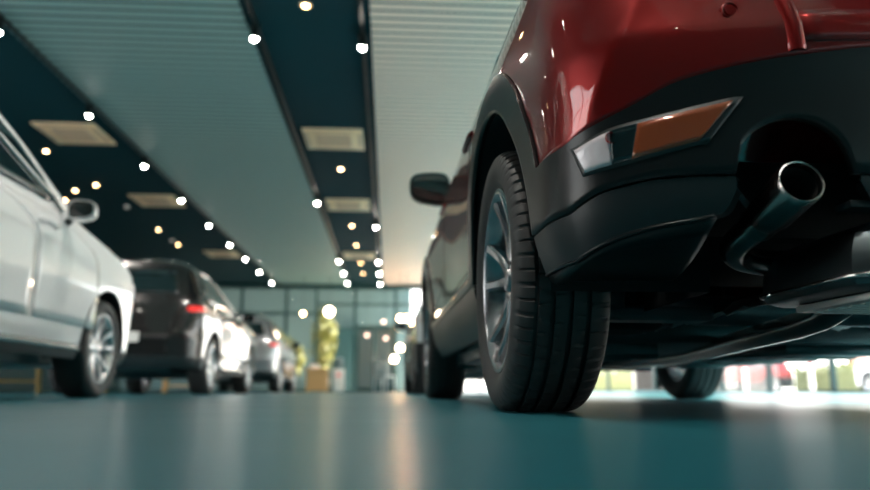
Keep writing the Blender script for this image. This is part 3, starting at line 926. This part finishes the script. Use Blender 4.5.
spot = empty('track_spotlight')
def make_spot(root):
    s = MB(); s.tube([(0, 0, 0.0), (0, 0, -0.05)], 0.010, 8); s.box(-0.05, 0.05, -0.016, 0.016, -0.02, 0.0)
    s.build('stem', M['lamp_body'], root)
    h = MB(); h.lathe([(0.0, -0.04), (0.034, -0.04), (0.039, -0.05), (0.039, -0.145), (0.036, -0.15), (0.034, -0.145), (0.033, -0.12)], 'z', 24)
    h.build('lamp_housing', M['lamp_body'], root, smooth=True, angle=40)
    l = MB(); l.lathe([(0.033, -0.140), (0.030, -0.157), (0.022, -0.168), (0.010, -0.174), (0.0, -0.175)], 'z', 20)
    l.build('lamp_lens', M['lamp_w'], root, smooth=True)
    ld = bpy.data.lights.new('lamp_beam', 'SPOT'); ld.energy = 85.0; ld.color = (1.0, 0.93, 0.84); ld.spot_size = R(75); ld.spot_blend = 0.8; ld.shadow_soft_size = 0.03
    lo = bpy.data.objects.new('lamp_beam', ld); lo.location = (0, 0, -0.20); link(lo, root)
make_spot(spot)
spots = {-3.86: [2.55, 4.7, 6.84, 9.05, 11.20, 13.30, 15.40, 17.5, 19.45, 21.65, 23.9],
         -1.385: [-2.0, 0.2, 2.4, 4.6, 6.86, 13.43, 19.79, 21.9, 24.0],
         -0.31: [-2.4, 0.0, 2.3, 4.7, 6.99, 15.44, 19.85, 21.85, 24.1]}
ROWNAME = {-3.86: 'track over the parked cars', -1.385: 'left track of the narrow strip', -0.31: 'right track of the narrow strip'}
ORD = ['first', 'second', 'third', 'fourth', 'fifth', 'sixth', 'seventh', 'eighth', 'ninth', 'tenth', 'eleventh']
k = 0
for x, ys in spots.items():
    near = [y for y in ys if y > 6]
    for y in ys:
        o = spot if k == 0 else copy_tree(spot)
        o.location = (x, y, ZC - 0.023 - 0.035 if x < -3 else ZC - 0.036)
        aim = Vector({-3.86: (0.9, 0.0, -2.6), -1.385: (-1.0, 0.3, -2.6), -0.31: (0.9, 0.2, -2.6)}[x])
        for c_ in children(o):
            if c_.type == 'LIGHT': c_.rotation_euler = aim.to_track_quat('-Z', 'Y').to_euler()
        if y > 6: lb = 'lit white spotlight, %s from the near end on the %s' % (ORD[near.index(y)], ROWNAME[x])
        else: lb = 'lit white spotlight on a ceiling track overhead, nearer than all those in view'
        tag(o, lb, 'spotlight', 'spotlights on the ceiling tracks'); k += 1

dl = empty('recessed_downlight')
def make_down(root):
    r = MB(); r.lathe([(0.029, -0.002), (0.034, -0.010), (0.058, -0.008), (0.062, 0.0)], 'z', 24); r.build('trim_ring', M['cassette'], root, smooth=True)
    l = MB(); l.lathe([(0.030, -0.004), (0.025, -0.016), (0.013, -0.024), (0.0, -0.026)], 'z', 20); l.build('bulb', M['lamp_o'], root, smooth=True)
make_down(dl)
down = [(-0.84, 6.5), (-5.35, 11.15), (-5.85, 13.45), (-5.32, 13.05), (-6.35, 14.2), (-5.35, 16.8), (-0.86, 16.1), (-0.84, 11.8), (-0.86, 18.4), (-5.40, 18.6), (-5.33, 8.9), (-6.9, 21.4), (-6.1, 22.6), (-0.84, 1.9), (-0.84, 4.2), (-0.84, 21.0), (-0.84, 23.0)]
DL = ['nearest on the narrow dark ceiling strip', 'right of the white car mirror, above it', 'just above the white car mirror', 'above and right of the white car mirror', 'left of the white car mirror by the pillar',
      'left of the second ceiling cassette', 'beyond the second cassette of the narrow strip', 'between the first two cassettes of the narrow strip', 'before the far cassette of the narrow strip', 'by the far cassette of the left ceiling',
      'above the white car roof', 'far back over the black car roof', 'farthest back over the black car', 'overhead, nearest the viewer', 'overhead, just nearer than those in view', 'past the far cassette of the narrow strip', 'last at the glass end of the narrow strip']
for i, (x, y) in enumerate(down):
    o = dl if i == 0 else copy_tree(dl)
    o.location = (x, y, ZC)
    tag(o, 'small warm recessed downlight, ' + DL[i], 'downlight', 'recessed downlights in the dark ceiling')

cas = empty('ceiling_cassette')
def make_cas(root):
    z = 0.0
    p = MB(); p.rbox(-0.43, 0.43, -0.43, 0.43, -0.030, 0.0, 0.010)
    p.build('panel', M['cassette'], root, smooth=True, angle=30)
    g = MB()
    g.rbox(-0.25, 0.25, -0.25, 0.25, -0.038, -0.028, 0.004)
    for i in range(10): g.box(-0.235, 0.235, -0.235 + i * 0.05, -0.210 + i * 0.05, -0.044, -0.037)
    g.build('intake_grille', M['cassette_grille'], root, recalc=False)
    for (a0, a1, c0, c1) in ((-0.30, 0.30, 0.36, 0.41), (-0.30, 0.30, -0.41, -0.36), (0.36, 0.41, -0.30, 0.30), (-0.41, -0.36, -0.30, 0.30)):
        v = MB(); v.box(a0, a1, c0, c1, -0.036, -0.029); v.build('air_louver', M['cassette_grille'], root, recalc=False)
make_cas(cas)
cass = [(-4.56, 10.3, 'nearest of the three over the left cars'), (-4.55, 14.1, 'middle of the three over the left cars'), (-4.55, 19.8, 'farthest of the three over the left cars'),
        (-0.84, 10.3, 'nearest of the three in the narrow dark strip'), (-0.84, 14.2, 'middle of the three in the narrow dark strip'), (-0.84, 19.8, 'farthest of the three in the narrow dark strip')]
for i, (x, y, lb) in enumerate(cass):
    o = cas if i == 0 else copy_tree(cas)
    o.location = (x, y, ZC)
    tag(o, 'square cream ceiling air cassette, ' + lb, 'air cassette', 'ceiling air cassettes')
det = MB(); det.lathe([(0.0, -0.05), (0.035, -0.05), (0.05, -0.03), (0.055, 0.0)], 'z', 20)
d0 = det.build('smoke_detector', M['white'], smooth=True, angle=40)
for i, (x, y, lb) in enumerate(((-5.31, 14.6, 'between the first two cassettes'), (-5.38, 18.0, 'before the far cassette'))):
    o = d0 if i == 0 else d0.copy()
    if i: COL.objects.link(o)
    o.location = (x, y, ZC); tag(o, 'small white smoke detector on the left dark ceiling ' + lb, 'smoke detector', 'smoke detectors')

# ------------------------------------------------------------------ furniture along the hall
def stool(name, loc, rz, w, d, h, m, label, cat):
    r = empty(name, loc, rz)
    s = MB(); s.rbox(-w / 2, w / 2, -d / 2, d / 2, h - 0.04, h, 0.008); s.build('seat', m, r)
    for sx in (-1, 1):
        for sy in (-1, 1):
            l = MB(); x, y = sx * (w / 2 - 0.05), sy * (d / 2 - 0.05)
            l.tube([(x, y, h - 0.03), (x + sx * 0.03, y + sy * 0.02, 0.0)], [0.036, 0.028], 8); l.build('leg', m, r, smooth=True, angle=40)
    for sy in (-1, 1):
        l = MB(); l.box(-w / 2 + 0.05, w / 2 - 0.05, sy * (d / 2 - 0.05) - 0.012, sy * (d / 2 - 0.05) + 0.012, h * 0.35, h * 0.35 + 0.03); l.build('stretcher', m, r)
    return tag(r, label, cat)
stool('wooden_stool', (-5.15, 10.6, 0), 0.4, 0.62, 0.45, 0.46, M['wood_olive'], 'olive wooden stool seen under the white car, nearest the left edge', 'stool')
stool('wooden_stool', (-4.35, 10.9, 0), -0.2, 0.5, 0.45, 0.46, M['wood_olive'], 'olive wooden stool seen under the white car beside its front wheel', 'stool')
stool('wooden_bench', (-3.95, 14.4, 0), 0.15, 0.62, 0.4, 0.33, M['wood'], 'pale wooden bench seen under the black car', 'bench')
# orange wooden crate-like side table past the silver car
bx = empty('wooden_box', (-1.93, 20.4, 0), 0.05)
c = MB(); c.rbox(-0.29, 0.29, -0.25, 0.25, 0.03, 0.58, 0.01); c.build('box_body', M['wood'], bx)
c = MB(); c.rbox(-0.31, 0.31, -0.27, 0.27, 0.58, 0.62, 0.006); c.build('box_top', M['wood'], bx)
for sx in (-1, 1):
    for sy in (-1, 1):
        c = MB(); c.box(sx * 0.25 - 0.03, sx * 0.25 + 0.03, sy * 0.21 - 0.03, sy * 0.21 + 0.03, 0, 0.03); c.build('foot', M['wood'], bx)
tag(bx, 'orange wooden box table past the silver car by the far glazing', 'box table')
bt = MB(); bt.rbox(-0.12, 0.12, -0.09, 0.09, 0.0, 0.13, 0.01)
tag(bt.build('white_carton', M['white'], loc=(-2.02, 20.4, 0.62)), 'small white carton on the orange wooden box table', 'carton')

def chair(loc, rz, label):
    r = empty('dining_chair', loc, rz)
    s = MB(); s.rbox(-0.22, 0.22, -0.21, 0.22, 0.40, 0.45, 0.02); s.build('seat', M['white'], r, smooth=True, angle=40)
    b_ = MB(); b_.rbox(-0.21, 0.21, 0.20, 0.235, 0.50, 0.80, 0.015); b_.build('backrest', M['white'], r, smooth=True, angle=40)
    for sx in (-1, 1):
        l = MB(); l.tube([(sx * 0.19, -0.18, 0.40), (sx * 0.205, -0.21, 0.0)], [0.028, 0.022], 8); l.build('leg', M['white'], r, smooth=True)
        l = MB(); l.tube([(sx * 0.19, 0.24, 0.0), (sx * 0.19, 0.20, 0.42), (sx * 0.19, 0.218, 0.62)], [0.022, 0.028, 0.022], 8); l.build('leg', M['white'], r, smooth=True)
    return tag(r, label, 'chair')
chair((-0.10, 20.2, 0), 2.6, 'white wooden chair alone on the far floor before the glass doors')

def reflection_lamp(loc, h, label):  # lamp added in place of a light reflection on the car ahead
    r = empty('floor_lamp', loc)
    l = MB(); l.lathe([(0.0, 0.0), (0.13, 0.0), (0.13, 0.015), (0.02, 0.03), (0.0, 0.03)], 'z', 24); l.build('base', M['lamp_body'], r, smooth=True, angle=40)
    l = MB(); l.tube([(0, 0, 0.02), (0, 0, h)], 0.011, 8); l.build('pole', M['lamp_body'], r, smooth=True)
    l = MB(); l.lathe([(0.085, h - 0.08), (0.10, h - 0.06), (0.105, h), (0.09, h + 0.07), (0.05, h + 0.1), (0.0, h + 0.105)], 'z', 20); l.build('lamp_shade', M['shade'], r, smooth=True)
    return tag(r, label, 'floor lamp')
reflection_lamp((0.36, 23.2, 0), 1.36, 'taller lit floor lamp beside the dark car in the distance')
reflection_lamp((0.17, 22.6, 0), 0.98, 'shorter lit floor lamp beside the dark car in the distance')
# drinks stand: white dispenser on a dark plinth
ds = empty('water_dispenser', (-1.60, 24.2, 0))
c = MB(); c.rbox(-0.17, 0.17, -0.17, 0.17, 0.0, 0.72, 0.02); c.build('cabinet', M['white'], ds, smooth=True, angle=40)
c = MB(); c.lathe([(0.0, 0.72), (0.06, 0.72), (0.06, 0.76), (0.135, 0.80), (0.135, 1.05), (0.10, 1.09), (0.0, 1.10)], 'z', 24); c.build('bottle', M['grey_panel'], ds, smooth=True, angle=40)
c = MB(); c.box(-0.06, 0.06, -0.20, -0.165, 0.5, 0.56); c.build('tap', M['tail_red'], ds)
tag(ds, 'white water dispenser in front of the teal panel of the far glazing', 'water dispenser')

# pendant globes near the far glass
def pendant(loc, drop, r_, m, label):
    g = empty('pendant_lamp', loc)
    c = MB(); c.tube([(0, 0, 0), (0, 0, -drop + r_)], 0.006, 6); c.build('cord', M['lamp_body'], g)
    c = MB(); c.lathe([(0.0, 0.0), (0.04, 0.0), (0.04, -0.02), (0.0, -0.025)], 'z', 16); c.build('ceiling_rose', M['lamp_body'], g)
    c = MB(); c.lathe([(r_ * math.sin(PI * i / 12), -drop + r_ * math.cos(PI * i / 12)) for i in range(13)], 'z', 20); c.build('globe', M[m], g, smooth=True)
    return tag(g, label, 'pendant lamp', 'pendant globe lamps near the far glass')
PZ = ZC
pendant((-2.81, 24.0, ZC - 0.023), 1.17, 0.06, 'lamp_o', 'small orange pendant globe left of the yellow-green plant')
pendant((-1.96, 24.0, ZC - 0.023), 1.10, 0.15, 'shade', 'big white pendant globe above the yellow-green plant')
pendant((-0.10, 24.5, PZ), 1.95, 0.05, 'lamp_dim', 'small warm pendant globe hanging lowest by the glass doors')
pendant((-0.72, 24.4, PZ), 1.86, 0.05, 'lamp_dim', 'small warm pendant globe over the left door leaf')
pendant((-0.17, 23.4, PZ), 1.5, 0.05, 'lamp_dim', 'small warm pendant globe hanging highest near the doors')
pendant((0.36, 23.0, ZC - 0.023), 1.40, 0.075, 'globe_warm', 'white pendant globe, left one of the pair by the warm ceiling')
pendant((0.56, 23.0, ZC - 0.023), 1.40, 0.075, 'globe_warm', 'white pendant globe, right one of the pair by the warm ceiling')

# ------------------------------------------------------------------ plants
def leaf_cloud(mb, c, rx, ry, rz, n, size, seed):
    rnd = random.Random(seed)
    for i in range(n):
        while True:
            p = Vector((rnd.uniform(-1, 1), rnd.uniform(-1, 1), rnd.uniform(-1, 1)))
            if 0.25 < p.length < 1: break
        q = Vector((c[0] + p.x * rx, c[1] + p.y * ry, c[2] + p.z * rz))
        d = Vector((rnd.gauss(0, 1), rnd.gauss(0, 1), rnd.gauss(0.2, 0.8))).normalized()
        t = d.cross(Vector((rnd.gauss(0, 1), rnd.gauss(0, 1), rnd.gauss(0, 1)))).normalized()
        s = size * rnd.uniform(0.7, 1.3)
        mb.add([q, q + d * s * 0.5 + t * s * 0.28, q + d * s, q + d * s * 0.5 - t * s * 0.28], [(0, 1, 2, 3)])
def potted(name, loc, h, w, seed, label):
    r = empty(name, loc)
    p = MB(); p.lathe([(0.0, 0.0), (0.17, 0.0), (0.22, 0.40), (0.20, 0.40), (0.19, 0.36), (0.0, 0.36)], 'z', 24); p.build('pot', M['pot'], r, smooth=True, angle=40)
    s = MB()
    for i in range(5): s.tube([(0.04 * math.cos(i * 1.3), 0.04 * math.sin(i * 1.3), 0.34), (0.1 * math.cos(i * 1.3), 0.1 * math.sin(i * 1.3), h * 0.5), (w * 0.5 * math.cos(i * 1.3), w * 0.5 * math.sin(i * 1.3), h * 0.85)], [0.02, 0.015, 0.008], 6)
    s.build('stem', M['bark'], r, smooth=True)
    l = MB(); leaf_cloud(l, (0, 0, h * 0.62), w, w, h * 0.40, 900, 0.16, seed); l.build('foliage', M['leaf'], r, recalc=False)
    return tag(r, label, 'potted plant', 'tall plants beyond the far glass')
potted('potted_tree', (-2.33, 26.6, 0), 3.0, 0.42, 3, 'tall yellow-green potted tree behind the far glass, brightest of the plants')
potted('potted_tree', (-3.62, 26.9, 0), 1.9, 0.55, 4, 'lower yellow-green potted shrub behind the far glass, left of the tall one')

# ------------------------------------------------------------------ outside
b = MB(); b.box(-60, 80, -60, 90, -0.30, -0.151)
struct(b.build('ground', M['paving'], recalc=False))
b = MB(); b.box(XR + 0.05, XR + 9, YF, YB + 6, -0.151, -0.02)
struct(b.build('pavement', M['paving'], recalc=False))
b = MB(); b.box(XL, XR, YB + 0.05, YB + 4.2, -0.151, -0.0)
struct(b.build('courtyard', M['paving'], recalc=False))
b = MB(); b.box(XL - 1, 0.9, YB + 4.2, YB + 4.5, -0.151, 5.0)
struct(b.build('wall_back', M['render'], recalc=False))
b = MB(); b.box(XL - 1, 0.9, YB + 0.08, YB + 4.6, 4.4, 4.6)  # unseen roof added to block sky light and darken the courtyard
struct(b.build('canopy', M['render'], recalc=False))
b = MB(); b.rbox(-2.15, -1.25, YB + 3.7, YB + 4.1, 0, 2.5, 0.02)
tag(b.build('teal_board', M['teal_board']), 'plain teal board standing behind the far glass beside the plants', 'board')

b = MB(); b.box(XL - 1.2, XL - 0.95, YB + 0.05, YB + 4.5, -0.151, 4.4)
struct(b.build('wall_courtyard', M['render'], recalc=False))
def house(loc, rz, lx, ly, h, m, n, label):
    r = empty('building', loc, rz)
    w_ = MB(); w_.box(-lx / 2, lx / 2, -ly / 2, ly / 2, 0, h); w_.build('wall', M[m], r)
    c_ = MB(); c_.box(-lx / 2 - 0.2, lx / 2 + 0.2, -ly / 2 - 0.2, ly / 2 + 0.2, h, h + 0.25); c_.build('roof_edge', M['white'], r)
    for i in range(n):
        x = -lx / 2 + (i + 0.5) * lx / n
        f_ = MB()
        for (a0, a1, z0, z1) in ((x - 0.6, x + 0.6, 0.9, 1.0), (x - 0.6, x + 0.6, 2.3, 2.4), (x - 0.6, x - 0.5, 1.0, 2.3), (x + 0.5, x + 0.6, 1.0, 2.3)):
            f_.box(a0, a1, -ly / 2 - 0.06, -ly / 2 + 0.02, z0, z1)
        fo = f_.build('window_frame', M['white'], r, recalc=False)
        g_ = MB(); g_.box(x - 0.5, x + 0.5, -ly / 2 - 0.02, -ly / 2 - 0.01, 1.0, 2.3); g_.build('pane', M['car_glass'], fo, recalc=False)
    return tag(r, label, 'building', 'buildings outside beyond the right glazing')
house((31, 14, -0.151), R(-90), 22, 6, 3.6, 'house_cream', 6, 'long low cream building outside, behind the hedge and street trees')
house((31.5, 35, -0.151), R(-75), 14, 6, 4.0, 'house_pink', 4, 'pinkish building outside, left of the cream one')
house((16.5, 47, -0.151), R(-10), 13, 6, 3.8, 'house_cream', 4, 'cream building far outside, seen just right of the near rear tire')
def hedge(loc, lx, ly, h, seed, label):
    r = MB(); rnd = random.Random(seed)
    r.rbox(-lx / 2 + .1, lx / 2 - .1, -ly / 2 + .1, ly / 2 - .1, 0, h - .1, 0.05)
    for i in range(int(120 * lx * ly) if lx * ly < 16 else 1900):
        fx = rnd.choice((0, 1, 2))
        q = Vector((rnd.uniform(-lx / 2, lx / 2), rnd.uniform(-ly / 2, ly / 2), rnd.uniform(0.05, h)))
        if fx == 0: q.x = rnd.choice((-1, 1)) * (lx / 2 - rnd.uniform(0, .12))
        elif fx == 1: q.y = rnd.choice((-1, 1)) * (ly / 2 - rnd.uniform(0, .12))
        else: q.z = h - rnd.uniform(0, .12)
        d = Vector((rnd.gauss(0, 1), rnd.gauss(0, 1), rnd.gauss(0.4, 0.8))).normalized(); t = d.cross(Vector((rnd.gauss(0, 1), rnd.gauss(0, 1), rnd.gauss(0, 1)))).normalized()
        s = rnd.uniform(0.14, 0.26)
        r.add([q, q + d * s * .5 + t * s * .3, q + d * s, q + d * s * .5 - t * s * .3], [(0, 1, 2, 3)])
    o = r.build('hedge', M['hedge'], recalc=False, loc=loc)
    return tag(o, label, 'hedge', 'hedges outside the right glazing')
hedge((17.6, 14.5, -0.151), 1.2, 9.0, 1.15, 1, 'long trimmed hedge outside, seen under the red car at right')
hedge((16.6, 25.5, -0.151), 1.2, 6.0, 1.05, 2, 'shorter trimmed hedge outside, seen just right of the far front wheel')
hedge((12.6, 41.0, -0.151), 5.0, 1.2, 1.2, 4, 'trimmed hedge far outside, seen between the two red car tires')
def tree(loc, h, cr, seed, label):
    r = empty('street_tree', loc)
    t = MB(); t.tube([(0, 0, 0), (0.03, 0.02, h * 0.3), (0.0, 0.05, h * 0.62)], [0.16, 0.12, 0.07], 10)
    for i in range(5): t.tube([(0, 0.03, h * (0.35 + .04 * i)), (cr * .6 * math.cos(i * 1.3), cr * .6 * math.sin(i * 1.3), h * (0.6 + .05 * i))], [0.06, 0.02], 6)
    t.build('trunk', M['bark'], r, smooth=True)
    f = MB(); leaf_cloud(f, (0, 0, h * .70), cr, cr, h * .32, 1500, 0.34, seed); f.build('crown', M['hedge'], r, recalc=False)
    return tag(r, label, 'tree', 'street trees outside the right glazing')
tree((20.5, 12.0, -0.151), 5.5, 1.9, 5, 'street tree outside, behind the long hedge, nearer one')
tree((21.0, 18.5, -0.151), 6.0, 2.0, 6, 'street tree outside, behind the long hedge, farther one')
tree((19.5, 30.0, -0.151), 5.0, 1.8, 8, 'street tree outside behind the shorter hedge')
def bollard(loc, label):
    r = empty('white_post', loc)
    p = MB(); p.lathe([(0.0, 0.0), (0.09, 0.0), (0.09, 0.05), (0.065, 0.06), (0.065, 0.95), (0.05, 1.0), (0.0, 1.02)], 'z', 20); p.build('post', M['white'], r, smooth=True, angle=40)
    p = MB(); p.lathe([(0.067, 0.75), (0.069, 0.755), (0.069, 0.87), (0.067, 0.875)], 'z', 20); p.build('post_band', M['tail_red'], r, smooth=True)
    return tag(r, label, 'post', 'white posts outside the right glazing')
for i, (x, y, lb) in enumerate(((11.2, 22.6, 'first right of the far front wheel'), (11.6, 19.6, 'second right of the far front wheel'), (12.0, 16.8, 'in the middle of the view under the car'), (12.4, 14.1, 'right of the middle under the car'), (12.6, 12.0, 'at the right edge of the view under the car'))):
    bollard((x, y, -0.02), 'white street post outside, ' + lb)
car('parked_car', 'bright red car parked outside beyond the rear tire of the red car', 'car', (14.6, 27.6, -0.15), R(70), M['red'], bd_g)
car('parked_car', 'white car parked outside beyond the long hedge', 'car', (15.4, 18.6, -0.15), R(4), M['white_paint'], bd_w)

# ------------------------------------------------------------------ light
w = bpy.data.worlds.new('World'); scene.world = w; w.use_nodes = True
nt = w.node_tree; bg = nt.nodes['Background']
# hazy bright sky: near white low down, a little bluer overhead
tc = nt.nodes.new('ShaderNodeTexCoord'); sp = nt.nodes.new('ShaderNodeSeparateXYZ'); rp = nt.nodes.new('ShaderNodeValToRGB')
rp.color_ramp.elements[0].position = 0.0; rp.color_ramp.elements[0].color = (1.0, 0.95, 0.88, 1)
rp.color_ramp.elements[1].position = 0.8; rp.color_ramp.elements[1].color = (0.62, 0.78, 0.95, 1)
nt.links.new(tc.outputs['Generated'], sp.inputs[0]); nt.links.new(sp.outputs['Z'], rp.inputs['Fac']); nt.links.new(rp.outputs['Color'], bg.inputs['Color'])
bg.inputs['Strength'].default_value = 3.2
sl = bpy.data.lights.new('sun', 'SUN'); sl.energy = 22.0; sl.angle = R(1.5); sl.color = (1.0, 0.90, 0.78)
so = bpy.data.objects.new('sun', sl); COL.objects.link(so)
d = Vector((-math.cos(R(26.5)) * math.cos(R(12)), -math.cos(R(26.5)) * math.sin(R(12)), -math.sin(R(26.5))))
so.rotation_euler = d.to_track_quat('-Z', 'Y').to_euler(); so.location = (20, 6, 14)

# ------------------------------------------------------------------ camera
cam = bpy.data.cameras.new('camera'); co = bpy.data.objects.new('camera', cam); COL.objects.link(co)
cam.sensor_width = 36.0; cam.lens = 727.0 / 870.0 * 36.0
co.location = (0, 0, 0.054)
co.rotation_euler = (PI / 2 + math.atan(145 / 727.0), 0, -R(3.62))
cam.clip_start = 0.01; cam.clip_end = 300
cam.dof.use_dof = True; cam.dof.focus_distance = 1.55
cam.dof.aperture_fstop = 1.9; cam.dof.aperture_blades = 0
scene.camera = co
scene.view_settings.view_transform = 'Standard'; scene.view_settings.look = 'None'
scene.view_settings.gamma = 1.0; scene.view_settings.use_curve_mapping = False
scene.view_settings.exposure = 1.25
try:
    scene.cycles.use_denoising = True
    scene.cycles.max_bounces = 10
    scene.cycles.transparent_max_bounces = 16
    scene.cycles.caustics_reflective = False
    scene.cycles.sample_clamp_indirect = 8.0
except Exception:
    pass
